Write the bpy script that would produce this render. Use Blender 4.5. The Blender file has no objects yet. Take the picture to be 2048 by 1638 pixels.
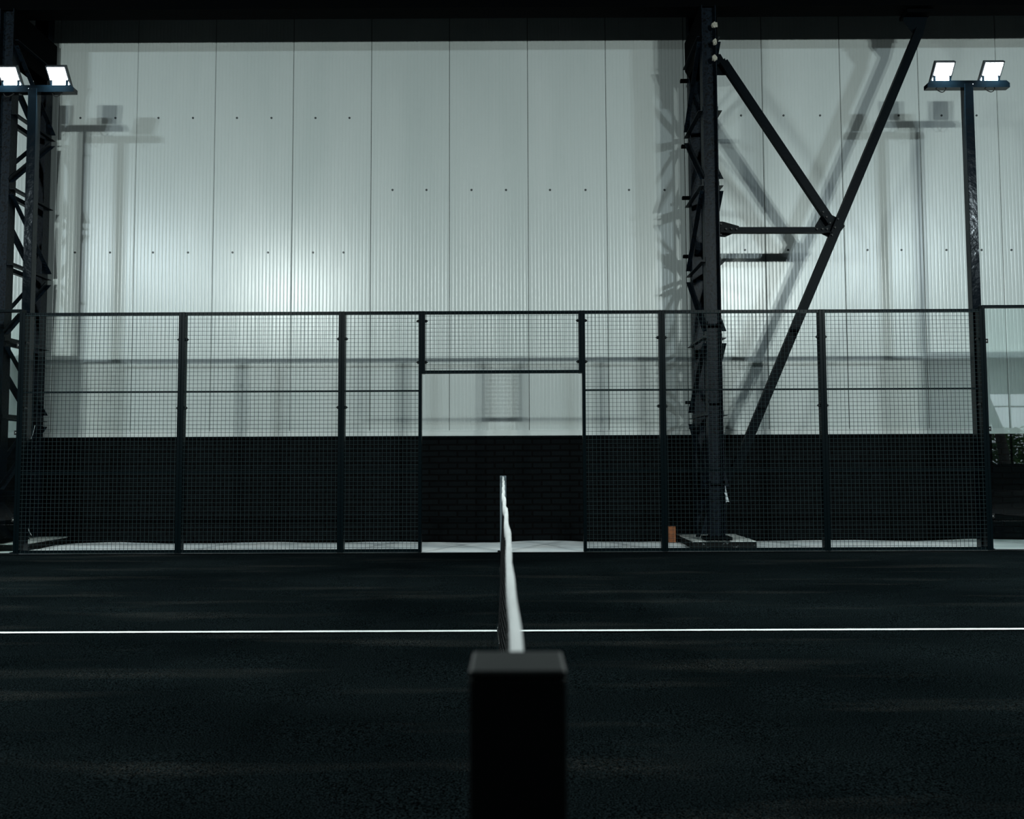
import bpy, bmesh, math, random
from mathutils import Vector, Matrix
random.seed(7)
PI = math.pi

# ------------------------------------------------------------------ camera
F_PX, YAW, PITCH, ROLL = 1739.7, -0.0020065, 0.0604, -0.004079
CAM = Vector((-0.0024, 0.0, 1.1093))
def cam_axes():
    cy, sy, cp, sp = math.cos(YAW), math.sin(YAW), math.cos(PITCH), math.sin(PITCH)
    f = Vector((sy*cp, cy*cp, sp)); r = Vector((cy, -sy, 0)); u = r.cross(f)
    cr, sr = math.cos(ROLL), math.sin(ROLL)
    return cr*r + sr*u, -sr*r + cr*u, f
CR, CU, CF = cam_axes()
scene = bpy.context.scene
camd = bpy.data.cameras.new('camera'); cam = bpy.data.objects.new('camera', camd)
scene.collection.objects.link(cam); scene.camera = cam
camd.sensor_width = 36.0; camd.lens = F_PX*36.0/2048.0; camd.clip_start = 0.05; camd.clip_end = 200
M = Matrix((CR, CU, -CF)).transposed().to_4x4(); M.translation = CAM; cam.matrix_world = M
camd.dof.use_dof = True; camd.dof.focus_distance = 9.5; camd.dof.aperture_fstop = 4.6; camd.dof.aperture_blades = 7

# ------------------------------------------------------------------ world, exposure
w = bpy.data.worlds.new('world'); scene.world = w; w.use_nodes = True
bg = w.node_tree.nodes['Background']; bg.inputs[0].default_value = (0.80, 0.93, 1.0, 1); bg.inputs[1].default_value = 3.2
scene.view_settings.view_transform = 'Standard'; scene.view_settings.look = 'None'
scene.view_settings.gamma = 1; scene.view_settings.use_curve_mapping = False
scene.view_settings.exposure = 0.0
LAMP_W = 262.0          # power of one floodlight head
LAMP_COL = (0.88, 1.0, 0.98)

def at(px, py, Y):
    """world point on the plane y = Y seen at that place of the photograph (used to read off real positions)"""
    d = CR*((px-1024)/F_PX) - CU*((py-819)/F_PX) + CF
    return CAM + d*((Y-CAM.y)/d.y)

# ------------------------------------------------------------------ materials
def new_mat(name):
    m = bpy.data.materials.new(name); m.use_nodes = True
    nt = m.node_tree; return m, nt, nt.nodes['Principled BSDF']
def N(nt, t, **kw):
    n = nt.nodes.new(t)
    for k, v in kw.items():
        if k in n.inputs: n.inputs[k].default_value = v
        else: setattr(n, k, v)
    return n
def simple(name, col, rough=0.5, metal=0.0, bump=0.0, bscale=60, vary=0.0, vscale=4, spec=0.5):
    m, nt, b = new_mat(name)
    b.inputs['Base Color'].default_value = (*col, 1); b.inputs['Roughness'].default_value = rough
    b.inputs['Metallic'].default_value = metal; b.inputs['Specular IOR Level'].default_value = spec
    tc = N(nt, 'ShaderNodeTexCoord')
    if vary:
        n = N(nt, 'ShaderNodeTexNoise', Scale=vscale, Detail=6.0); nt.links.new(tc.outputs['Object'], n.inputs['Vector'])
        r = N(nt, 'ShaderNodeValToRGB'); r.color_ramp.elements[0].position = 0.35; r.color_ramp.elements[1].position = 0.7
        r.color_ramp.elements[0].color = (*[c*(1-vary) for c in col], 1); r.color_ramp.elements[1].color = (*[min(1, c*(1+vary)) for c in col], 1)
        nt.links.new(n.outputs['Fac'], r.inputs['Fac']); nt.links.new(r.outputs['Color'], b.inputs['Base Color'])
    if bump:
        n = N(nt, 'ShaderNodeTexNoise', Scale=bscale, Detail=4.0); nt.links.new(tc.outputs['Object'], n.inputs['Vector'])
        bp = N(nt, 'ShaderNodeBump', Strength=bump, Distance=0.01); nt.links.new(n.outputs['Fac'], bp.inputs['Height'])
        nt.links.new(bp.outputs['Normal'], b.inputs['Normal'])
    return m

def wall_mat():
    m, nt, b = new_mat('coated_sheet')
    tc = N(nt, 'ShaderNodeTexCoord')
    mp = N(nt, 'ShaderNodeMapping'); mp.inputs['Scale'].default_value = (1.6, 1, 0.25)
    n = N(nt, 'ShaderNodeTexNoise', Scale=1.0, Detail=5.0); nt.links.new(tc.outputs['Object'], mp.inputs['Vector']); nt.links.new(mp.outputs[0], n.inputs['Vector'])
    r = N(nt, 'ShaderNodeValToRGB'); r.color_ramp.elements[0].position = 0.3; r.color_ramp.elements[1].position = 0.75
    r.color_ramp.elements[0].color = (0.52, 0.57, 0.55, 1); r.color_ramp.elements[1].color = (0.60, 0.64, 0.62, 1)
    nt.links.new(n.outputs['Fac'], r.inputs['Fac']); nt.links.new(r.outputs['Color'], b.inputs['Base Color'])
    b.inputs['Roughness'].default_value = 0.27; b.inputs['Specular IOR Level'].default_value = 0.6
    mp2 = N(nt, 'ShaderNodeMapping'); mp2.inputs['Scale'].default_value = (6, 1, 1.2)
    n2 = N(nt, 'ShaderNodeTexNoise', Scale=1.0, Detail=2.0); nt.links.new(tc.outputs['Object'], mp2.inputs['Vector']); nt.links.new(mp2.outputs[0], n2.inputs['Vector'])
    bp = N(nt, 'ShaderNodeBump', Strength=0.25, Distance=0.01); nt.links.new(n2.outputs['Fac'], bp.inputs['Height']); nt.links.new(bp.outputs['Normal'], b.inputs['Normal'])
    return m

def brick_mat():
    m, nt, b = new_mat('black_painted_brick')
    tc = N(nt, 'ShaderNodeTexCoord'); mp = N(nt, 'ShaderNodeMapping'); mp.inputs['Rotation'].default_value = (PI/2, 0, 0)
    nt.links.new(tc.outputs['Object'], mp.inputs['Vector'])
    nz = N(nt, 'ShaderNodeTexNoise', Scale=3.0, Detail=3.0); nt.links.new(mp.outputs[0], nz.inputs['Vector'])
    mx = N(nt, 'ShaderNodeMix'); mx.data_type = 'VECTOR'; mx.inputs[0].default_value = 0.015
    nt.links.new(mp.outputs[0], mx.inputs[4]); nt.links.new(nz.outputs['Color'], mx.inputs[5])
    br = N(nt, 'ShaderNodeTexBrick'); br.inputs['Scale'].default_value = 1.0
    br.inputs['Brick Width'].default_value = 0.26; br.inputs['Row Height'].default_value = 0.083; br.inputs['Mortar Size'].default_value = 0.012; br.inputs['Mortar Smooth'].default_value = 0.4
    br.inputs['Color1'].default_value = (0.0026, 0.0042, 0.005, 1); br.inputs['Color2'].default_value = (0.0016, 0.0027, 0.0033, 1); br.inputs['Mortar'].default_value = (0.0004, 0.0006, 0.0007, 1)
    nt.links.new(mx.outputs[1], br.inputs['Vector']); nt.links.new(br.outputs['Color'], b.inputs['Base Color'])
    bp = N(nt, 'ShaderNodeBump', Strength=0.9, Distance=0.02); bp.invert = True
    nt.links.new(br.outputs['Fac'], bp.inputs['Height'])
    n2 = N(nt, 'ShaderNodeTexNoise', Scale=40.0, Detail=5.0); nt.links.new(tc.outputs['Object'], n2.inputs['Vector'])
    bp2 = N(nt, 'ShaderNodeBump', Strength=0.5, Distance=0.006); nt.links.new(n2.outputs['Fac'], bp2.inputs['Height']); nt.links.new(bp.outputs['Normal'], bp2.inputs['Normal'])
    nt.links.new(bp2.outputs['Normal'], b.inputs['Normal']); b.inputs['Roughness'].default_value = 0.75; b.inputs['Specular IOR Level'].default_value = 0.06
    return m

def turf_mat():
    m, nt, b = new_mat('black_turf')
    tc = N(nt, 'ShaderNodeTexCoord')
    def noise(scale, sc=(1, 1, 1), det=4.0):
        mp = N(nt, 'ShaderNodeMapping'); mp.inputs['Scale'].default_value = sc
        n = N(nt, 'ShaderNodeTexNoise', Scale=scale, Detail=det); nt.links.new(tc.outputs['Object'], mp.inputs['Vector']); nt.links.new(mp.outputs[0], n.inputs['Vector']); return n
    def ramp(src, p0, c0, p1, c1):
        r = N(nt, 'ShaderNodeValToRGB'); r.color_ramp.elements[0].position = p0; r.color_ramp.elements[1].position = p1
        r.color_ramp.elements[0].color = (*c0, 1); r.color_ramp.elements[1].color = (*c1, 1); nt.links.new(src, r.inputs['Fac']); return r
    def mix(fac, a, bb, mode='MIX'):
        x = N(nt, 'ShaderNodeMix'); x.data_type = 'RGBA'; x.blend_type = mode
        if isinstance(fac, float): x.inputs[0].default_value = fac
        else: nt.links.new(fac, x.inputs[0])
        nt.links.new(a, x.inputs[6]); nt.links.new(bb, x.inputs[7]); return x
    big = ramp(noise(0.6, (0.7, 1.4, 1)).outputs['Fac'], 0.35, (0.0021, 0.0034, 0.0039), 0.72, (0.0052, 0.0078, 0.0086))
    grain = ramp(noise(150.0, det=3.0).outputs['Fac'], 0.40, (0.08, 0.08, 0.08), 0.66, (3.2, 3.2, 3.2))
    base = mix(1.0, big.outputs['Color'], grain.outputs['Color'], 'MULTIPLY')
    # sand left lying in drawn-out streaks
    s1 = ramp(noise(0.9, (0.55, 3.2, 1), 6.0).outputs['Fac'], 0.55, (0, 0, 0), 0.75, (1, 1, 1))
    s2 = ramp(noise(180.0, det=3.0).outputs['Fac'], 0.50, (0, 0, 0), 0.72, (1, 1, 1))
    s = mix(1.0, s1.outputs['Color'], s2.outputs['Color'], 'MULTIPLY')
    sand = N(nt, 'ShaderNodeRGB'); sand.outputs[0].default_value = (0.075, 0.073, 0.066, 1)
    c = mix(s.outputs[2], base.outputs[2], sand.outputs[0])
    # single bright grains
    v = N(nt, 'ShaderNodeTexVoronoi', Scale=70.0); nt.links.new(tc.outputs['Object'], v.inputs['Vector'])
    g = ramp(v.outputs['Distance'], 0.05, (1, 1, 1), 0.09, (0, 0, 0))
    g2 = ramp(noise(14.0).outputs['Fac'], 0.55, (0, 0, 0), 0.62, (0.8, 0.8, 0.8))
    gg = mix(1.0, g.outputs['Color'], g2.outputs['Color'], 'MULTIPLY')
    sp = N(nt, 'ShaderNodeRGB'); sp.outputs[0].default_value = (0.09, 0.10, 0.10, 1)
    c2 = mix(gg.outputs[2], c.outputs[2], sp.outputs[0])
    nt.links.new(c2.outputs[2], b.inputs['Base Color'])
    b.inputs['Roughness'].default_value = 1.0; b.inputs['Specular IOR Level'].default_value = 0.0
    bp = N(nt, 'ShaderNodeBump', Strength=0.8, Distance=0.01); nt.links.new(noise(160.0, det=3.0).outputs['Fac'], bp.inputs['Height']); nt.links.new(bp.outputs['Normal'], b.inputs['Normal'])
    return m

def speckled(name, base, spot, scale, lo, hi, rough):
    """dark painted steel with pitted scale"""
    m, nt, b = new_mat(name); tc = N(nt, 'ShaderNodeTexCoord')
    n = N(nt, 'ShaderNodeTexNoise', Scale=scale, Detail=5.0); nt.links.new(tc.outputs['Object'], n.inputs['Vector'])
    r = N(nt, 'ShaderNodeValToRGB'); r.color_ramp.elements[0].position = lo; r.color_ramp.elements[1].position = hi
    r.color_ramp.elements[0].color = (*spot, 1); r.color_ramp.elements[1].color = (*base, 1)
    nt.links.new(n.outputs['Fac'], r.inputs['Fac']); nt.links.new(r.outputs['Color'], b.inputs['Base Color'])
    bp = N(nt, 'ShaderNodeBump', Strength=0.4, Distance=0.005); nt.links.new(n.outputs['Fac'], bp.inputs['Height']); nt.links.new(bp.outputs['Normal'], b.inputs['Normal'])
    b.inputs['Roughness'].default_value = rough; b.inputs['Specular IOR Level'].default_value = 0.10; return m

MAT = {}
MAT['wall'] = wall_mat()
MAT['brick'] = brick_mat()
MAT['turf'] = turf_mat()
MAT['flash'] = simple('flashing', (0.62, 0.65, 0.63), 0.4)
MAT['joint'] = simple('joint_gap', (0.02, 0.02, 0.02), 0.9)
MAT['dark_wall'] = simple('dark_wall_paint', (0.03, 0.035, 0.035), 0.8)
MAT['screw'] = simple('screw_head', (0.04, 0.05, 0.05), 0.4)
MAT['fence'] = simple('powder_coated_black', (0.0016, 0.0048, 0.0062), 0.33, bump=0.05, bscale=300, spec=0.06)
MAT['wire'] = simple('coated_wire', (0.026, 0.041, 0.044), 0.4, spec=0.05)
MAT['bolt'] = simple('black_bolt', (0.004, 0.004, 0.004), 0.6)
MAT['pole'] = simple('gloss_black_pole', (0.0016, 0.0040, 0.0065), 0.14, bump=0.35, bscale=9, spec=0.22)
MAT['steel'] = speckled('pitted_steel', (0.0048, 0.0092, 0.0145), (0.0006, 0.0011, 0.0016), 34.0, 0.36, 0.5, 0.42)
MAT['brace'] = simple('brace_steel', (0.0026, 0.0046, 0.0062), 0.4, bump=0.15, bscale=40, spec=0.03)
MAT['beam'] = simple('beam_steel', (0.0008, 0.0012, 0.0015), 0.8, spec=0.03)
MAT['floor'] = simple('hall_floor', (0.03, 0.032, 0.033), 0.85, vary=0.3)
MAT['sheet'] = simple('pale_sheet', (0.86, 0.93, 0.96), 0.75, bump=0.25, bscale=5, vary=0.14, vscale=2.2)
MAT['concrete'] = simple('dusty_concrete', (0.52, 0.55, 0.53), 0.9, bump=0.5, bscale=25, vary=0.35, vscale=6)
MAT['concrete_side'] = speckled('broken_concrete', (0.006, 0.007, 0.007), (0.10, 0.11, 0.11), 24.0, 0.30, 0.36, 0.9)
MAT['clay'] = simple('fired_clay', (0.30, 0.105, 0.04), 0.8, bump=0.3, vary=0.2, vscale=20)
MAT['post'] = simple('net_post_black', (0.0045, 0.0068, 0.0075), 0.55, spec=0.12)
MAT['post_far_lit'] = simple('net_post_black_lit', (0.14, 0.18, 0.20), 0.4)  # black post again, the near lamps' light painted in as a lighter colour
MAT['tape'] = simple('white_webbing', (0.88, 0.90, 0.90), 0.75, bump=0.15, bscale=50, vary=0.06, vscale=10)
MAT['net'] = simple('black_net_cord', (0.006, 0.007, 0.008), 0.35)
MAT['cord'] = simple('glossy_black_cord', (0.02, 0.025, 0.026), 0.22)
MAT['line'] = simple('white_court_line', (0.86, 0.90, 0.90), 0.85, bump=0.4, bscale=200)
MAT['lamp_body'] = simple('lamp_housing', (0.03, 0.035, 0.04), 0.4)
MAT['cable'] = simple('cable', (0.03, 0.03, 0.03), 0.4)
MAT['foam'] = simple('mounting_foam', (0.42, 0.40, 0.33), 0.9, bump=0.8, bscale=30)
MAT['strip'] = simple('torn_plastic', (0.62, 0.68, 0.70), 0.4)
m, nt, b = new_mat('lamp_lens'); b.inputs['Base Color'].default_value = (0.8, 0.8, 0.8, 1)
b.inputs['Emission Color'].default_value = (0.93, 0.98, 1, 1); b.inputs['Emission Strength'].default_value = 30; MAT['lens'] = m
m, nt, b = new_mat('clear_glass')
b.inputs['Base Color'].default_value = (0.88, 0.95, 0.94, 1); b.inputs['Roughness'].default_value = 0.0
b.inputs['Transmission Weight'].default_value = 1.0; b.inputs['IOR'].default_value = 1.45; MAT['glass'] = m

# ------------------------------------------------------------------ helpers
COL = scene.collection
class MB:
    """collects shapes into one mesh object"""
    def __init__(s): s.bm = bmesh.new(); s.mi = 0
    def hexa(s, c):
        v = [s.bm.verts.new(p) for p in c]
        for q in ((0,3,2,1), (4,5,6,7), (0,1,5,4), (1,2,6,5), (2,3,7,6), (3,0,4,7)):
            f = s.bm.faces.new([v[i] for i in q]); f.material_index = s.mi
    def box(s, x0, x1, y0, y1, z0, z1):
        s.hexa([(x0,y0,z0),(x1,y0,z0),(x1,y1,z0),(x0,y1,z0),(x0,y0,z1),(x1,y0,z1),(x1,y1,z1),(x0,y1,z1)]); return s
    def bar(s, a, b, wd, dp, side=None):
        """rectangular bar from a to b; wd along 'side' direction, dp across it"""
        a, b = Vector(a), Vector(b); d = (b-a).normalized()
        sd = Vector(side) if side else (Vector((0,1,0)) if abs(d.y) < 0.9 else Vector((1,0,0)))
        n = d.cross(sd).normalized(); t = n.cross(d).normalized()
        # t ~ side direction, n perpendicular
        o = [(-1,-1), (1,-1), (1,1), (-1,1)]
        lo = [a + t*(wd/2*i) + n*(dp/2*j) for i, j in o]; hi = [b + t*(wd/2*i) + n*(dp/2*j) for i, j in o]
        s.hexa([tuple(p) for p in lo+hi]); return s
    def prism(s, pts, dirv):
        """extrude polygon pts along dirv"""
        dv = Vector(dirv); A = [s.bm.verts.new(p) for p in pts]; B = [s.bm.verts.new(Vector(p)+dv) for p in pts]; n = len(pts)
        s.bm.faces.new(A[::-1]).material_index = s.mi; s.bm.faces.new(B).material_index = s.mi
        for i in range(n): s.bm.faces.new((A[i], A[(i+1) % n], B[(i+1) % n], B[i])).material_index = s.mi
        return s
    def tube(s, pts, r, seg=8):
        pts = [Vector(p) for p in pts]; rings = []
        for i, p in enumerate(pts):
            d = (pts[min(i+1, len(pts)-1)] - pts[max(i-1, 0)]).normalized()
            up = Vector((0,0,1)) if abs(d.z) < 0.9 else Vector((1,0,0))
            a = d.cross(up).normalized(); bb = a.cross(d)
            rr = r[i] if isinstance(r, (list, tuple)) else r
            rings.append([s.bm.verts.new(p + a*rr*math.cos(2*PI*k/seg) + bb*rr*math.sin(2*PI*k/seg)) for k in range(seg)])
        for i in range(len(rings)-1):
            for k in range(seg):
                s.bm.faces.new((rings[i][k], rings[i][(k+1) % seg], rings[i+1][(k+1) % seg], rings[i+1][k])).material_index = s.mi
        s.bm.faces.new(rings[0][::-1]).material_index = s.mi; s.bm.faces.new(rings[-1]).material_index = s.mi
        return s
    def blob(s, c, r, seed=0, sub=2, amp=0.3):
        rnd = random.Random(seed); res = bmesh.ops.create_icosphere(s.bm, subdivisions=sub, radius=1.0)
        for v in res['verts']:
            k = 1 + rnd.uniform(-amp, amp); v.co = Vector(c) + Vector((v.co.x*r[0]*k, v.co.y*r[1]*k, v.co.z*r[2]*k))
        return s
    def build(s, name, mats, parent=None, smooth=False, bevel=0.0, origin=None):
        bmesh.ops.recalc_face_normals(s.bm, faces=s.bm.faces)
        me = bpy.data.meshes.new(name)
        if origin is not None: bmesh.ops.translate(s.bm, verts=s.bm.verts, vec=-Vector(origin))
        s.bm.to_mesh(me); s.bm.free()
        for m in (mats if isinstance(mats, (list, tuple)) else [mats]): me.materials.append(m)
        o = bpy.data.objects.new(name, me); COL.objects.link(o)
        if origin is not None: o.location = origin
        if smooth:
            for p in me.polygons: p.use_smooth = True
        if bevel:
            md = o.modifiers.new('bevel', 'BEVEL'); md.width = bevel; md.segments = 2; md.limit_method = 'ANGLE'
        if parent is not None:
            o.parent = parent; o.matrix_parent_inverse = Matrix.Translation(-Vector(root_of(parent)))
        return o
LOCS = {}
def root_of(p): return LOCS.get(p.name, tuple(p.location))
def tag(o, label, cat, group=None, kind=None):
    if label: o['label'] = label
    if cat: o['category'] = cat
    if group: o['group'] = group
    if kind: o['kind'] = kind
    return o
def thing(name, label, cat, loc=(0,0,0), group=None, kind=None):
    o = bpy.data.objects.new(name, None); COL.objects.link(o); o.location = loc; o.empty_display_size = 0.2
    LOCS[o.name] = tuple(loc); return tag(o, label, cat, group, kind)
def struct(o): o['kind'] = 'structure'; return o

# ------------------------------------------------------------------ main dimensions (metres)
XF = -0.1475            # middle of the court's far side
YF = 10.778             # far side of the court: face of the mesh fence
YW = 12.30              # hall wall
NET_N, NET_F = Vector((0, 0.79, 0)), Vector((-0.138, YF, 0))

# ------------------------------------------------------------------ the hall wall: ribbed sheet over a black brick plinth
Z_BASE = at(1003, 871, YW).z
Z_FL = at(1003, 860.5, YW).z
Z_TOP = 9.0
X0W, X1W = -22.0, 22.0
JX = at(743, 90, YW).x
PITCHW = (at(1212, 90, YW).x - at(278, 90, YW).x)/6.0
def cladding():
    bm = bmesh.new(); prof = []
    k0 = math.ceil((X0W-JX)/PITCHW); k1 = math.floor((X1W-JX)/PITCHW)
    ribs = 22; rp = PITCHW/ribs; rnd = random.Random(3)
    for k in range(k0, k1):
        xs = JX + k*PITCHW
        prof += [(xs+0.0052, 0.016)]
        for r in range(ribs):
            a = xs + r*rp + (0.006 if r == 0 else 0); bb = xs + (r+1)*rp - (0.005 if r == ribs-1 else 0)
            crown = rnd.uniform(0.0002, 0.0007)
            for t in (0.06, 0.2, 0.35, 0.5, 0.65, 0.8, 0.94):
                prof.append((a+(bb-a)*t, -crown*math.sin(PI*t)))
            if r < ribs-1: prof.append((bb, 0.0016))
        prof += [(xs+PITCHW-0.0008, 0.016)]
    lo = [bm.verts.new((x, YW+dy, Z_BASE-0.05)) for x, dy in prof]; hi = [bm.verts.new((x, YW+dy, Z_TOP)) for x, dy in prof]
    for i in range(len(prof)-1): bm.faces.new((lo[i], lo[i+1], hi[i+1], hi[i]))
    bmesh.ops.recalc_face_normals(bm, faces=bm.faces)
    if sum(f.normal.y for f in bm.faces) > 0: bmesh.ops.reverse_faces(bm, faces=bm.faces)
    me = bpy.data.meshes.new('wall_back'); bm.to_mesh(me); bm.free(); me.materials.append(MAT['wall'])
    o = bpy.data.objects.new('wall_back', me); COL.objects.link(o)
    for p in me.polygons: p.use_smooth = True
    return o
wall = struct(cladding())
MB().box(X0W, X1W, YW-0.02, YW+0.25, -0.1, Z_BASE).build('brick_plinth', MAT['brick'], wall)
f = MB().box(X0W, X1W, YW-0.028, YW-0.006, Z_BASE, Z_FL)
f.box(X0W, X1W, YW-0.036, YW-0.020, Z_BASE-0.004, Z_BASE+0.010)
f.build('sill_flashing', MAT['flash'], wall)
MB().box(X0W, X1W, YW+0.014, YW+0.25, Z_BASE-0.05, Z_TOP).build('wall_core', MAT['joint'], wall)
screws = []
for v, us in ((505, (150, 220, 306, 376, 465, 536, 626, 687)), (236, (161, 231, 317, 386, 474, 543, 631, 699)),
              (380, (785, 853, 943, 1012, 1100, 1171, 1258, 1329)), (500, (1490, 1576, 1735, 1803, 1893, 1963, 2023)),
              (231, (1482, 1567, 1640, 1797, 1883, 1953))):
    for u in us: screws.append(at(u, v, YW))
for p in screws:
    s = MB(); s.tube([(p.x, YW+0.002, p.z), (p.x, YW-0.004, p.z)], 0.016, 12); s.tube([(p.x, YW-0.004, p.z), (p.x, YW-0.012, p.z)], 0.009, 6)
    s.build('cladding_screw', MAT['screw'], wall)

# ------------------------------------------------------------------ floor, ceiling
YN = -12.0
struct(MB().box(-22, 22, YN-0.3, YW+0.3, -0.12, -0.02).build('floor', MAT['floor']))
struct(MB().box(-22, 22, YN-0.3, YW+0.3, 9.0, 9.2).build('ceiling', MAT['beam']))
struct(MB().box(-22.2, -22, YN-0.3, YW+0.3, -0.1, 9.0).build('wall_left', MAT['dark_wall']))
struct(MB().box(22, 22.2, YN-0.3, YW+0.3, -0.1, 9.0).build('wall_right', MAT['dark_wall']))
WX0, WX1, WZ0, WZ1 = 18.45, 21.2, 0.9, 3.72
wf = MB()
wf.box(-22, WX0, YN-0.2, YN, -0.1, 9.0); wf.box(WX1, 22, YN-0.2, YN, -0.1, 9.0); wf.box(WX0, WX1, YN-0.2, YN, -0.1, WZ0); wf.box(WX0, WX1, YN-0.2, YN, WZ1, 9.0)
struct(wf.build('wall_front', MAT['dark_wall']))
fr = MB(); fr.box(WX0, WX1, YN-0.12, YN-0.04, WZ0, WZ0+0.06); fr.box(WX0, WX1, YN-0.12, YN-0.04, WZ1-0.05, WZ1); fr.box(WX0, WX0+0.05, YN-0.12, YN-0.04, WZ0, WZ1)
fr.box(WX1-0.05, WX1, YN-0.12, YN-0.04, WZ0, WZ1); fr.box(WX0, WX1, YN-0.12, YN-0.04, 3.16, 3.21); fr.box(19.25, 19.29, YN-0.12, YN-0.04, WZ0, WZ1)
struct(fr.build('window_1', MAT['beam']))

MAT['leaf'] = simple('leaf_green', (0.05, 0.16, 0.02), 0.5)
MAT['asphalt'] = simple('asphalt', (0.06, 0.065, 0.07), 0.9)
MAT['bark'] = simple('bark', (0.05, 0.045, 0.04), 0.9)
struct(MB().box(10, 34, -40, YN-0.35, -0.2, -0.03).build('floor_outside', MAT['asphalt']))
hb = MB(); rnd = random.Random(5)
for k in range(9000):
    c = Vector((rnd.uniform(17, 30), rnd.uniform(-17.4, -16.2), rnd.uniform(0.1, 2.35+0.25*rnd.random())))
    a = Vector((rnd.uniform(-1, 1), rnd.uniform(-1, 1), rnd.uniform(-.6, .6))).normalized(); b2 = a.cross(Vector((rnd.uniform(-1, 1), rnd.uniform(-1, 1), 1))).normalized()
    ps = [c-a*0.14, c+b2*0.07, c+a*0.14, c-b2*0.07]; hb.bm.faces.new([hb.bm.verts.new(p) for p in ps])
hb.build('hedge', MAT['leaf'])
tag(bpy.data.objects['hedge'], 'green hedge outside, reflected in the right glass pane', 'hedge')
tk = [(20.7, -15.2, -0.03), (20.75, -15.2, 1.2), (20.55, -15.2, 2.4), (20.1, -15.2, 3.6), (19.5, -15.2, 4.6)]
tag(MB().tube(tk, [0.24, 0.2, 0.19, 0.17, 0.14], 10).build('tree_trunk', MAT['bark'], smooth=True), 'leaning tree trunk outside, reflected in the right glass pane', 'tree')

# ------------------------------------------------------------------ court turf with its white line
tr = thing('court_turf', 'black sanded artificial turf covering the whole court floor', 'turf', (0, 5.5, 0))
g = bmesh.new(); nx, ny = 60, 60
MB_ = MB(); xs0, xs1, ys0, ys1 = -10.0, 10.0, 0.62, YF+0.01
vv = [[MB_.bm.verts.new((xs0+(xs1-xs0)*i/nx, ys0+(ys1-ys0)*j/ny, 0.004*math.sin(i*1.3+j*0.35)*math.sin(j*0.9+0.5*i) if 0 < j < ny else -0.0)) for j in range(ny+1)] for i in range(nx+1)]
for i in range(nx):
    for j in range(ny): MB_.bm.faces.new((vv[i][j], vv[i+1][j], vv[i+1][j+1], vv[i][j+1]))
tf = MB_.build('turf_carpet', MAT['turf'], tr, smooth=True)
MB().box(-10, 10, 0.62, YF+0.01, -0.02, -0.006).build('turf_backing', MAT['bolt'], tr)
g.free()
ln = MB(); n = 400; pr = None; YL = YF-5.0
for i in range(n+1):
    x = -10 + 20*i/n; e0 = random.uniform(-0.002, 0.002); e1 = random.uniform(-0.002, 0.002)
    sk = 0.0
    cur = (ln.bm.verts.new((x, YL-0.0255+e0, 0.007)), ln.bm.verts.new((x, YL+0.0255+e1, 0.007)))
    if pr: ln.bm.faces.new((pr[0], cur[0], cur[1], pr[1]))
    pr = cur
tag(ln.build('service_line', MAT['line'], tr), None, None)['label'] = 'white line across the turf'

# ------------------------------------------------------------------ pale ground sheet between fence and wall
sh = MB(); n = 240
pr = None
for i in range(n+1):
    x = -9.5 + 19.0*i/n
    yb = 12.20 + 0.045*math.sin(x*2.1+0.6) + 0.03*math.sin(x*5.3) + 0.015*math.sin(x*11)
    row = []
    for j in range(9):
        t = j/8; y = YF+0.005 + (yb-YF-0.005)*t
        z = 0.003 + 0.012*math.sin(x*3.1+j*0.8)*math.sin(j*0.9) * (0.3+0.7*t)
        row.append(sh.bm.verts.new((x, y, max(z, -0.004))))
    if pr:
        for j in range(8): sh.bm.faces.new((pr[j], row[j], row[j+1], pr[j+1]))
    pr = row
tag(sh.build('ground_sheet', MAT['sheet'], smooth=True), 'pale grey sheet lying on the floor between the fence and the black brick', 'ground sheet')

# ------------------------------------------------------------------ mesh fence
FD = 0.10     # depth of the frame tubes
FWD = 0.040   # their width
def bolt_pair(parent, x, z, s):
    """bolt end sticking out sideways from an upright at x; s = side (+1/-1)"""
    y = YF+0.055
    b_ = MB(); b_.tube([(x, y, z), (x+s*0.018, y, z)], 0.019, 8); b_.tube([(x+s*0.018, y, z), (x+s*0.032, y, z)], [0.013, 0.006], 6)
    b_.build('bolt', MAT['bolt'], parent)
def wire_mesh(x0, x1, z0, z1, y, offx=0.0, offz=0.0):
    b_ = MB(); p = 0.0508; r = 0.0022
    x = x0 + 0.004 + offx
    while x < x1-0.003:
        b_.tube([(x, y+r, z0), (x, y+r, z1)], r, 6); x += p
    z = z0 + 0.006 + offz
    while z < z1-0.003:
        b_.bm.verts.ensure_lookup_table()
        b_.tube([(x0, y-r, z), (x1, y-r, z)], r, 6); z += p
    return b_
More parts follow.
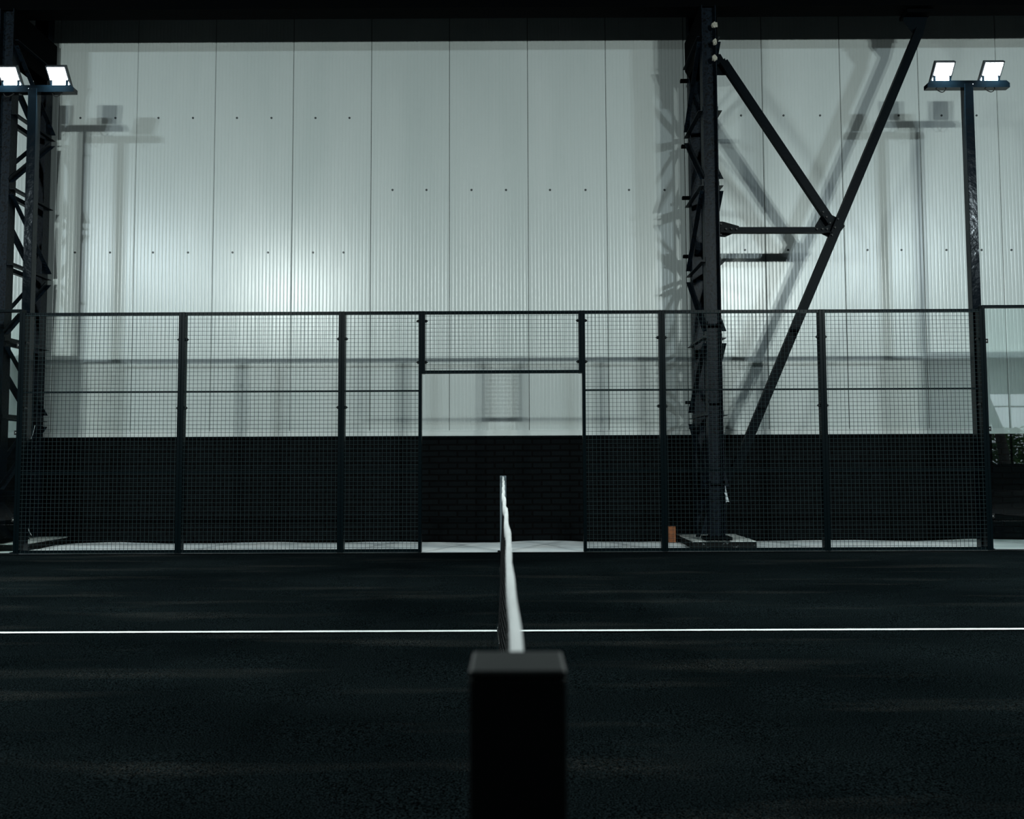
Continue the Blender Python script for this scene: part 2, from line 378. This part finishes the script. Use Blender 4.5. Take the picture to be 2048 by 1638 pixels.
def mesh_panel(x0, x1, z0, z1, label, bars=(1.0, 2.0), bolts=((0.86,), (0.86,)), out=0):
    t = thing('mesh_fence_panel', label, 'fence panel', ((x0+x1)/2, YF+FD/2, z0), group='black mesh panels of the court fence')
    y0, y1 = YF+0.004, YF+FD
    for a, nm in ((x0, 'upright'), (x1-FWD, 'upright')):
        MB().box(a+0.0008, a+FWD-0.0008, y0, y1, z0+0.004, z1).build(nm, MAT['fence'], t, bevel=0.003)
    MB().box(x0+FWD, x1-FWD, y0+0.01, y0+0.05, z1-0.04, z1).build('top_rail', MAT['fence'], t, bevel=0.002)
    MB().box(x0+FWD, x1-FWD, y0+0.01, y0+0.05, z0+0.004, z0+0.044).build('bottom_rail', MAT['fence'], t, bevel=0.002)
    for zb in bars:
        MB().box(x0+FWD, x1-FWD, y0+0.012, y0+0.032, zb-0.011, zb+0.011).build('middle_bar', MAT['fence'], t)
    wire_mesh(x0+FWD, x1-FWD, z0+0.008, z1-0.004, YF+0.0045, offx=random.uniform(0.005, 0.03)).build('wire_mesh', MAT['wire'], t)
    for z in bolts[0]: bolt_pair(t, x0+FWD, z, 1)
    for z in bolts[1]: bolt_pair(t, x1-FWD, z, -1)
    return t
ZB = (2.66, 1.80)
mesh_panel(XF-6, XF-4, 0, 3.0, 'wide black mesh fence panel at the far left, beside the left glass pane', bolts=((2.62, 1.8), ZB))
mesh_panel(XF-4, XF-2, 0, 3.0, 'wide black mesh fence panel, second from the left end of the fence', bolts=(ZB, ZB))
mesh_panel(XF-2, XF-1, 0, 3.0, 'narrow full-height black mesh panel just left of the open doorway', bolts=(ZB, (2.88, 2.36)))
mesh_panel(XF-1, XF+1, 2.21, 3.0, 'low black mesh panel hanging as a lintel above the open doorway', bars=(), bolts=((2.88, 2.36), (2.88, 2.36)))
mesh_panel(XF+1, XF+2, 0, 3.0, 'narrow full-height black mesh panel just right of the open doorway', bolts=((2.88, 2.36), ZB))
mesh_panel(XF+2, XF+4, 0, 3.0, 'wide black mesh fence panel in front of the right lattice column', bolts=(ZB, ZB))
mesh_panel(XF+4, XF+6, 0, 3.0, 'wide black mesh fence panel at the far right, beside the right glass pane', bolts=(ZB, (2.62, 1.8)))

# ------------------------------------------------------------------ glass end panels
def glass_panel(s, label):
    xa = XF + s*6.0; xb = XF + s*8.0; x0, x1 = min(xa, xb), max(xa, xb)
    t = thing('glass_wall_panel', label, 'glass panel', ((x0+x1)/2, YF+0.05, 0), group='glass panes at the ends of the fence')
    yf = YF+0.004; zt = 3.045
    for a in (x0, x1-0.035):
        MB().box(a+0.0008, a+0.034, yf, yf+0.10, 0.004, zt).build('upright', MAT['fence'], t, bevel=0.003)
    MB().box(x0+0.035, x1-0.035, yf, yf+0.06, zt-0.035, zt).build('top_rail', MAT['fence'], t, bevel=0.003)
    MB().box(x0+0.035, x1-0.035, yf+0.002, yf+0.05, 0.004, 0.012).build('bottom_rail', MAT['fence'], t)
    MB().box(x0+0.036, x1-0.036, yf+0.062, yf+0.074, 0.014, zt-0.036).build('glass_pane', MAT['glass'], t)
    xe = xa + s*0.034
    for z in (2.60, 1.50, 0.42):
        c = MB(); lo, hi = sorted((xe, xe+s*0.055)); c.box(lo, hi, yf+0.048, yf+0.060, z-0.028, z+0.028)
        c.build('glass_clamp', MAT['bolt'], t, bevel=0.004)
        MB().tube([(xe+s*0.032, yf+0.049, z), (xe+s*0.032, yf+0.044, z)], 0.006, 12).build('clamp_screw', MAT['flash'], t)
    return t
glass_panel(-1, 'tall clear glass pane in a thin black frame at the left edge, before the left lattice column')
glass_panel(1, 'tall clear glass pane in a thin black frame at the right edge, beside the right floodlight pole')

# ------------------------------------------------------------------ floodlight poles
def flood_pole(x, y, label, facing, z_arm=5.86, arms=(-0.53, 0.53), power=1.0, col=LAMP_COL):
    """facing = -1: lamps look towards -y, +1: towards +y"""
    t = thing('floodlight_pole', label, 'floodlight', (x, y, 0), group='twin floodlight poles around the court')
    MB().box(x-0.055, x+0.055, y-0.055, y+0.055, 0.0, z_arm).build('pole', MAT['pole'], t, bevel=0.004)
    MB().box(x-0.10, x+0.10, y-0.08, y+0.08, 0.0, 0.012).build('foot_plate', MAT['pole'], t)
    a = MB(); h = 0.045
    xa, xb = x+arms[0], x+arms[1]
    a.prism([(xa, y-0.05, z_arm-h), (xb, y-0.05, z_arm-h), (xb, y-0.05, z_arm+0.01), (xb-0.04, y-0.05, z_arm+h), (xa+0.04, y-0.05, z_arm+h), (xa, y-0.05, z_arm+0.01)], (0, 0.10, 0))
    a.build('cross_arm', MAT['pole'], t)
    tilt = math.radians(38 if facing < 0 else 40)
    for xo in (-0.315, 0.315):
        cx = x+xo; cz = z_arm+0.045+0.115; cy = y+facing*0.03
        upv = Vector((0, facing*math.sin(tilt), math.cos(tilt))); nrm = Vector((0, facing*math.cos(tilt), -math.sin(tilt)))
        c = Vector((cx, cy, cz)); X = Vector((1, 0, 0)); hw, hh = 0.13, 0.135
        hb = MB(); q = [c - X*hw - upv*hh, c + X*hw - upv*hh, c + X*hw + upv*hh, c - X*hw + upv*hh]
        hb.prism(q, -nrm*0.055)
        for k in range(6):
            xx = -hw + 0.03 + k*0.04
            hb.prism([c+X*xx-upv*(hh-0.02)-nrm*0.055, c+X*(xx+0.006)-upv*(hh-0.02)-nrm*0.055, c+X*(xx+0.006)+upv*(hh-0.02)-nrm*0.055, c+X*xx+upv*(hh-0.02)-nrm*0.055], -nrm*0.03)
        head = hb.build('floodlight_head', MAT['lamp_body'], t)
        lw, lh = 0.112, 0.118
        l = MB(); q = [c - X*lw - upv*lh, c + X*lw - upv*lh, c + X*lw + upv*lh, c - X*lw + upv*lh]; l.prism(q, nrm*0.004)
        l.build('lens', MAT['lens'], head)
        for xb_ in (-0.10, 0.10):
            MB().bar((cx+xb_, y, z_arm+h), (cx+xb_, cy-nrm.y*0.03, cz), 0.012, 0.03).build('bracket', MAT['pole'], t)
        lp = [Vector((cx-0.09+0.14*k/10, y-0.03*math.sin(PI*k/10), z_arm-0.04-0.06*math.sin(PI*k/10))) for k in range(11)]
        MB().tube(lp, 0.006, 6).build('cable', MAT['cable'], t)
        ld = bpy.data.lights.new('floodlight', 'AREA'); ld.shape = 'RECTANGLE'; ld.size = 0.22; ld.size_y = 0.23
        ld.energy = LAMP_W*power*(1.0 if facing > 0 else 1.2); ld.color = col; ld.spread = math.radians(150 if facing > 0 else 150)
        lo2 = bpy.data.objects.new('floodlight_source', ld); COL.objects.link(lo2)
        lm = Matrix((X*facing, upv, -nrm)).transposed().to_4x4()
        lm.translation = c + nrm*0.012; lo2.matrix_world = lm
        lo2.parent = t; lo2.matrix_parent_inverse = Matrix.Translation(-Vector(t.location))
    return t
YP = YF+0.20
XPR = at(1938, 300, YP).x; XPL = at(66, 300, YP).x
ZA = at(1938, 171, YP).z
flood_pole(XPR, YP, 'tall glossy black pole with two lit floodlights on the right of the court', -1, ZA)
flood_pole(XPL, YP, 'tall glossy black pole with two lit floodlights on the left, before the lattice column', -1, ZA)
flood_pole(6.15, 0.48, 'black pole with two floodlights behind the camera, on its right', 1, 5.70)
flood_pole(-6.15, 0.48, 'black pole with two floodlights behind the camera, on its left', 1, 5.70)

flood_pole(11.6, -2.8, 'black pole with two floodlights on the neighbouring court, far right', 1, 7.4, power=0.95, col=(0.76, 0.93, 1.0))
flood_pole(-11.6, -2.8, 'black pole with two floodlights on the neighbouring court, far left', 1, 7.4, power=0.95, col=(0.76, 0.93, 1.0))

# ------------------------------------------------------------------ lattice columns
YC = 11.22; YR = 12.06
ZN = at(1440, 375, YC).z             # height of one node
def ibeam(x, y, z0, z1, hx, fy):
    """I-section standing up: web across x, flanges along y"""
    b_ = MB(); t1, t2 = 0.011, 0.008
    b_.box(x-hx, x-hx+t1, y-fy, y+fy, z0, z1); b_.box(x+hx-t1, x+hx, y-fy, y+fy, z0, z1); b_.box(x-hx+t1, x+hx-t1, y-t2/2, y+t2/2, z0, z1)
    return b_
def lbar(a, b, side, leg=0.06, th=0.007):
    """steel angle from a to b lying against a column face; side = outward x direction"""
    a, b = Vector(a), Vector(b); d = (b-a).normalized(); X = Vector((side, 0, 0)); n = d.cross(X).normalized()
    if n.z < 0: n = -n
    m_ = MB(); 
    def qd(o1, o2, e1, e2):
        m_.hexa([tuple(p) for p in (a+o1, a+o1+e1, a+o1+e1+e2, a+o1+e2, b+o1, b+o1+e1, b+o1+e1+e2, b+o1+e2)])
    qd(Vector((0,0,0)), None, X*th, n*leg)       # leg flat on the face
    qd(X*th, None, X*(leg-th), n*th)             # outstanding leg
    return m_
def column(cx, label, zt, tabs=()):
    t = thing('lattice_column', label, 'column', (cx, (YC+YR)/2, 0.11), group='black lattice columns')
    ibeam(cx, YC, 0.15, zt, 0.095, 0.08).build('front_chord', MAT['steel'], t)
    ibeam(cx, YR, 0.11, zt+0.6, 0.095, 0.08).build('rear_chord', MAT['steel'], t)
    MB().box(cx-0.17, cx+0.17, YC-0.13, YC+0.15, 0.11, 0.15).build('base_plate', MAT['beam'], t)
    zs = [ZN + k for k in range(-5, 3)]
    for s in (-1, 1):
        xs = cx + s*0.0955
        for i, z in enumerate(zs):
            lbar((xs, YC-0.07, z), (xs, YR+0.07, z), s).build('lacing_bar', MAT['steel'], t)
            if i+1 < len(zs):
                ya, yb = (YC-0.07, YR+0.07) if (i-5) % 2 == 0 else (YR+0.07, YC-0.07)
                lbar((xs, ya, z+0.09), (xs, yb, zs[i+1]-0.07), s).build('lacing_bar', MAT['steel'], t)
    for z in tabs:
        MB().box(cx-0.095-0.10, cx-0.095, YR+0.02, YR+0.08, z-0.02, z+0.02).build('bracket', MAT['beam'], t)
    return t
ZBEAM = at(1003, 15, 11.18).z
CXR = (at(1408, 500, YC).x + at(1438, 500, YC).x)/2
CXL = at(12.5, 300, YC).x
colr = column(CXR, 'tall black lattice column right of centre, standing on a concrete plinth behind the fence', ZBEAM, tabs=[at(1385, v, YR+0.05).z for v in (162, 293, 396, 513, 805)])
coll = column(CXL, 'tall black lattice column at the left edge, behind the left floodlight pole', ZBEAM)
for v, r in ((50, 0.05), (84, 0.045), (116, 0.05)):
    p = at(1429, v, YC-0.10)
    MB().blob((p.x, p.y, p.z), (r*0.7, 0.03, r*0.8), seed=v, sub=2, amp=0.35).build('foam_lump', MAT['foam'], colr)
# plates closing the top of each column
for c, cx in ((colr, CXR), (coll, CXL)):
    hp = MB()
    for s in (-1, 1):
        xs = cx + s*0.104
        hp.prism([(xs-0.004, YC-0.09, ZBEAM), (xs-0.004, YR+0.14, ZBEAM), (xs-0.004, YR+0.14, ZBEAM-0.42), (xs-0.004, YR-0.1, ZBEAM-0.62), (xs-0.004, YC+0.1, ZBEAM-0.62), (xs-0.004, YC-0.09, ZBEAM-0.45)], (0.008, 0, 0))
    hp.build('head_plate', MAT['beam'], c)

# ------------------------------------------------------------------ crane beam along the wall
bt = thing('crane_beam', 'long black steel beam running along the top of the picture', 'beam', (0, 11.31, ZBEAM))
MB().box(-11, 11, 11.18, 11.46, ZBEAM, ZBEAM+0.02).build('bottom_flange', MAT['beam'], bt)
MB().box(-11, 11, 11.31, 11.33, ZBEAM+0.02, ZBEAM+0.9).build('web', MAT['beam'], bt)
MB().box(-11, 11, 11.16, 11.48, ZBEAM+0.9, ZBEAM+0.93).build('top_flange', MAT['beam'], bt)
st = MB()
# ------------------------------------------------------------------ bracing beside the right column
YB = 11.38
br = thing('steel_brace', 'black steel bracing of two diagonals and a strut right of the right column', 'brace', tuple(at(1665, 450, YB)))
def member(pa, pb, wpx, name, label=None):
    a, b_ = at(*pa, YB), at(*pb, YB); wd = wpx*YB/F_PX
    d = (b_-a).normalized(); n = Vector((d.z, 0, -d.x)); 
    if n.x < 0: n = -n
    m_ = MB()
    # angle pair: a broad leg facing the court and a leg running away from it
    def slab(o, e, y0, y1):
        P = [a+n*o, a+n*(o+e), b_+n*(o+e), b_+n*o]; m_.prism([(p.x, y0, p.z) for p in P], (0, y1-y0, 0))
    slab(-wd/2, wd, YB-0.006, YB+0.004)
    slab(-wd/2, 0.010, YB-0.075, YB-0.006)
    slab(wd/2-0.010, 0.010, YB+0.004, YB+0.07)
    o = m_.build(name, MAT['brace'], br); 
    return o
member((1838, 62), (1473, 935), 20, 'long_diagonal')
member((1446, 124), (1662, 446), 21, 'short_diagonal')
member((1441, 461), (1662, 461), 14, 'strut')
def gusset(poly, y=YB+0.006, th=0.010, nuts=()):
    P = [at(u, v, y) for u, v in poly]; MB().prism([(p.x, y, p.z) for p in P], (0, th, 0)).build('gusset_plate', MAT['brace'], br)
    for u, v in nuts:
        q = at(u, v, YB-0.02); MB().tube([(q.x, y, q.z), (q.x, YB-0.03, q.z)], 0.013, 6).build('bolt', MAT['bolt'], br)
gusset([(1439, 443), (1446, 443), (1478, 452), (1478, 467), (1466, 467), (1450, 474), (1439, 473)], nuts=((1442, 448), (1442, 469), (1452, 458), (1463, 458), (1473, 458)))
gusset([(1643, 430), (1660, 428), (1678, 437), (1690, 452), (1668, 480), (1640, 466), (1630, 452)], nuts=((1634, 458), (1645, 458), (1654, 458), (1646, 424), (1653, 434), (1660, 446), (1676, 438), (1670, 455), (1664, 470)))
gusset([(1808, 33), (1855, 33), (1853, 42), (1848, 62), (1842, 74), (1828, 69), (1806, 42)])
gusset([(1428, 108), (1441, 108), (1447, 118), (1450, 116), (1460, 150), (1430, 150)])
gusset([(1446, 916), (1480, 914), (1476, 930), (1462, 962), (1448, 966)])
MB().box(at(1806, 20, YB).x, at(1857, 20, YB).x, YB-0.12, YB+0.12, ZBEAM-0.05, ZBEAM-0.001).build('seat_plate', MAT['beam'], br)

# ------------------------------------------------------------------ concrete plinths, brick, scraps
def plinth(x0, x1, y0, y1, label):
    t = thing('concrete_plinth', label, 'plinth', ((x0+x1)/2, (y0+y1)/2, 0), group='concrete plinths under the columns')
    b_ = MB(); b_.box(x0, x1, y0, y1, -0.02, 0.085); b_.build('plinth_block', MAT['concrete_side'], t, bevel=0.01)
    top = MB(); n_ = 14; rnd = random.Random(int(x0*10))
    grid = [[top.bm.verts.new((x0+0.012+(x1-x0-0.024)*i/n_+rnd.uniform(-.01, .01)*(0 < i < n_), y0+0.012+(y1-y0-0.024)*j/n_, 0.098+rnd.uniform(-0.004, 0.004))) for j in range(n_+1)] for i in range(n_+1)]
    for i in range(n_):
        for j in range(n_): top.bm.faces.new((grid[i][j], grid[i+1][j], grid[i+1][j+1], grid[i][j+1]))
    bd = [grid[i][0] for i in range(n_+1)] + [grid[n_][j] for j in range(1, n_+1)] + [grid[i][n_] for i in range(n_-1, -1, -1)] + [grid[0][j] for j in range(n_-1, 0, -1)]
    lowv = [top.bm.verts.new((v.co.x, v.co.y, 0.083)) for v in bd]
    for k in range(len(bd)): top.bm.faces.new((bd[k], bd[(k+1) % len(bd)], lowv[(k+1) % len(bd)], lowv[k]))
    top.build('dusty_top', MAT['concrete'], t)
    return t
pl = at(1384, 1092, 11.14); prr = at(1514, 1092, 11.14)
plinth(pl.x, prr.x, 11.14, 12.25, 'low broken concrete plinth under the right lattice column')
plinth(-7.05, at(52, 1090, 11.14).x, 11.12, 12.2, 'low concrete plinth under the left lattice column')
bp = at(1344, 1082, 11.95)
bk = thing('hollow_brick', 'orange-brown hollow clay brick standing on end beside the right plinth', 'brick', (bp.x, 11.95, 0.01))
b_ = MB(); w2 = 0.049
b_.box(bp.x-w2, bp.x+w2, 11.92, 12.04, 0.012, 0.225)
b_.build('brick_body', MAT['clay'], bk, bevel=0.004)
b_ = MB()
for k in range(3): b_.box(bp.x-w2+0.012+0.028*k, bp.x-w2+0.030+0.028*k, 11.94, 12.02, 0.2252, 0.2262)
b_.build('brick_holes', MAT['bolt'], bk)
sp = at(1455, 972, 11.2)
q = [at(u, v, 11.10) for u, v in ((1450.5, 971), (1453, 982), (1455, 992), (1458.5, 1004), (1455, 1003), (1452, 1005), (1451, 990), (1449, 986), (1451, 984))]
tag(MB().prism([(p.x, 11.10, p.z) for p in q], (0, 0.006, 0)).build('torn_strip', MAT['strip']), 'torn white plastic strip hanging beside the foot of the right column', 'plastic strip')
wpts = [at(70, 850, 11.6), at(66, 868, 11.6), at(60, 882, 11.6), at(54.5, 893, 11.6), at(54, 930, 11.6), at(53, 990, 11.6), at(55, 1050, 11.6), at(58, 1062, 11.6), at(63, 1071, 11.6)]
tag(MB().tube(wpts, 0.003, 6).build('hanging_wire', MAT['strip']), 'thin pale wire hanging down behind the far left fence panel', 'wire')

# ------------------------------------------------------------------ net posts
def net_post(c, zt, label, mat='post', w_=0.0785, d_=0.075):
    t = thing('net_post', label, 'net post', (c[0], c[1], 0), group='black posts holding the net')
    x, y = c
    MB().box(x-w_/2, x+w_/2, y-d_/2, y+d_/2, 0.006, zt-0.006).build('post', MAT[mat], t, bevel=0.003)
    MB().box(x-w_/2-0.0005, x+w_/2+0.0005, y-d_/2-0.0005, y+d_/2+0.0005, zt-0.007, zt).build('cap', MAT[mat], t, bevel=0.003)
    MB().box(x-0.07, x+0.07, y-0.07, y+0.07, 0.008, 0.016).build('foot_plate', MAT['post'], t)
    return t
ZP = 0.942
net_post((0.0, 0.709+0.0375), ZP, 'broad black net post close to the camera, out of focus')
net_post((-0.138, YF+0.045), ZP, 'small distant black net post standing in the open doorway', mat='post_far_lit')

# ------------------------------------------------------------------ the net
nt_ = thing('court_net', 'long black court net with a white top tape, seen end on', 'net', (-0.07, 5.8, 0))
Y0, Y1 = 0.787, YF+0.006
NS = 230
def top_z(t): return 0.935 - 0.030*(1-(2*t-1)**2)**1.0 * (0.35 + 0.65*min(1, t*3)) if t > 0 else 0.935
def net_x(t): return NET_N.x + (NET_F.x-NET_N.x)*t + 0.004*math.sin(t*9)*math.sin(PI*t)
tp = MB(); pr = None
for i in range(NS+1):
    t = i/NS; y = Y0+(Y1-Y0)*t; x = net_x(t); z = top_z(t)
    hw = 0.0052 + 0.003*t + 0.0007*math.sin(t*131); wob = (0.0012+0.006*min(1, t*2.5))*math.sin(t*47+1)*0.6
    sec = [(-hw, -0.05), (-hw*1.1, -0.02), (-hw*1.0, -0.0015), (0, 0.0), (hw*1.0, -0.0015), (hw*1.1, -0.02), (hw, -0.05)]
    cur = [tp.bm.verts.new((x+wob+a, y, z+b2)) for a, b2 in sec]
    if pr:
        for k in range(6): tp.bm.faces.new((pr[k], pr[k+1], cur[k+1], cur[k]))
        tp.bm.faces.new((pr[6], pr[0], cur[0], cur[6]))
    else: tp.bm.faces.new(cur)
    pr = cur
tp.bm.faces.new(pr[::-1])
tp.build('top_tape', MAT['tape'], nt_, smooth=True)
cd = MB(); 
def hang(t, k):   # k 0 top .. 1 bottom
    z = (top_z(t)-0.045)*(1-k) + 0.035*k
    sway = 0.020 + 0.016*math.sin(t*17+0.6) + 0.010*math.sin(t*41)
    return Vector((net_x(t) - sway*k*math.sin(PI*min(1, max(0, t*1.02)))**0.3 if 0 < t < 1 else net_x(t), Y0+(Y1-Y0)*t, z))
cols = 218; rows = 19
net = MB()
for i in range(1, cols):
    t = i/cols; net.tube([hang(t, k/3) for k in range(4)], 0.0016, 4)
for j in range(rows):
    net.tube([hang(i/60, (j+0.3)/rows) for i in range(1, 60)], 0.0016, 4)
net.build('netting', MAT['net'], nt_)
cp = []
for i in range(2, 1100):
    t = i/1100; p = hang(t, 1.0); a = i*1.1
    cp.append(p + Vector((0.006*math.cos(a), 0, 0.006*math.sin(a))))
MB().tube(cp, 0.0035, 5).build('bottom_cord', MAT['cord'], nt_, smooth=True)
cp = []
for i in range(2, 500):
    t = i/500; p = hang(t, 0.0); a = i*1.3
    cp.append(p + Vector((-0.004+0.003*math.cos(a), 0, 0.004*math.sin(a))))
MB().tube(cp, 0.002, 5).build('lacing_cord', MAT['cord'], nt_, smooth=True)
for t in (0.0, 1.0):
    bd = MB(); x = net_x(t); y = Y0+(Y1-Y0)*t; bd.box(x-0.012, x+0.012, y-0.002 if t == 0 else y-0.012, y+0.012 if t == 0 else y-0.001, 0.05, top_z(t)-0.05)
    bd.build('end_band', MAT['net'], nt_)
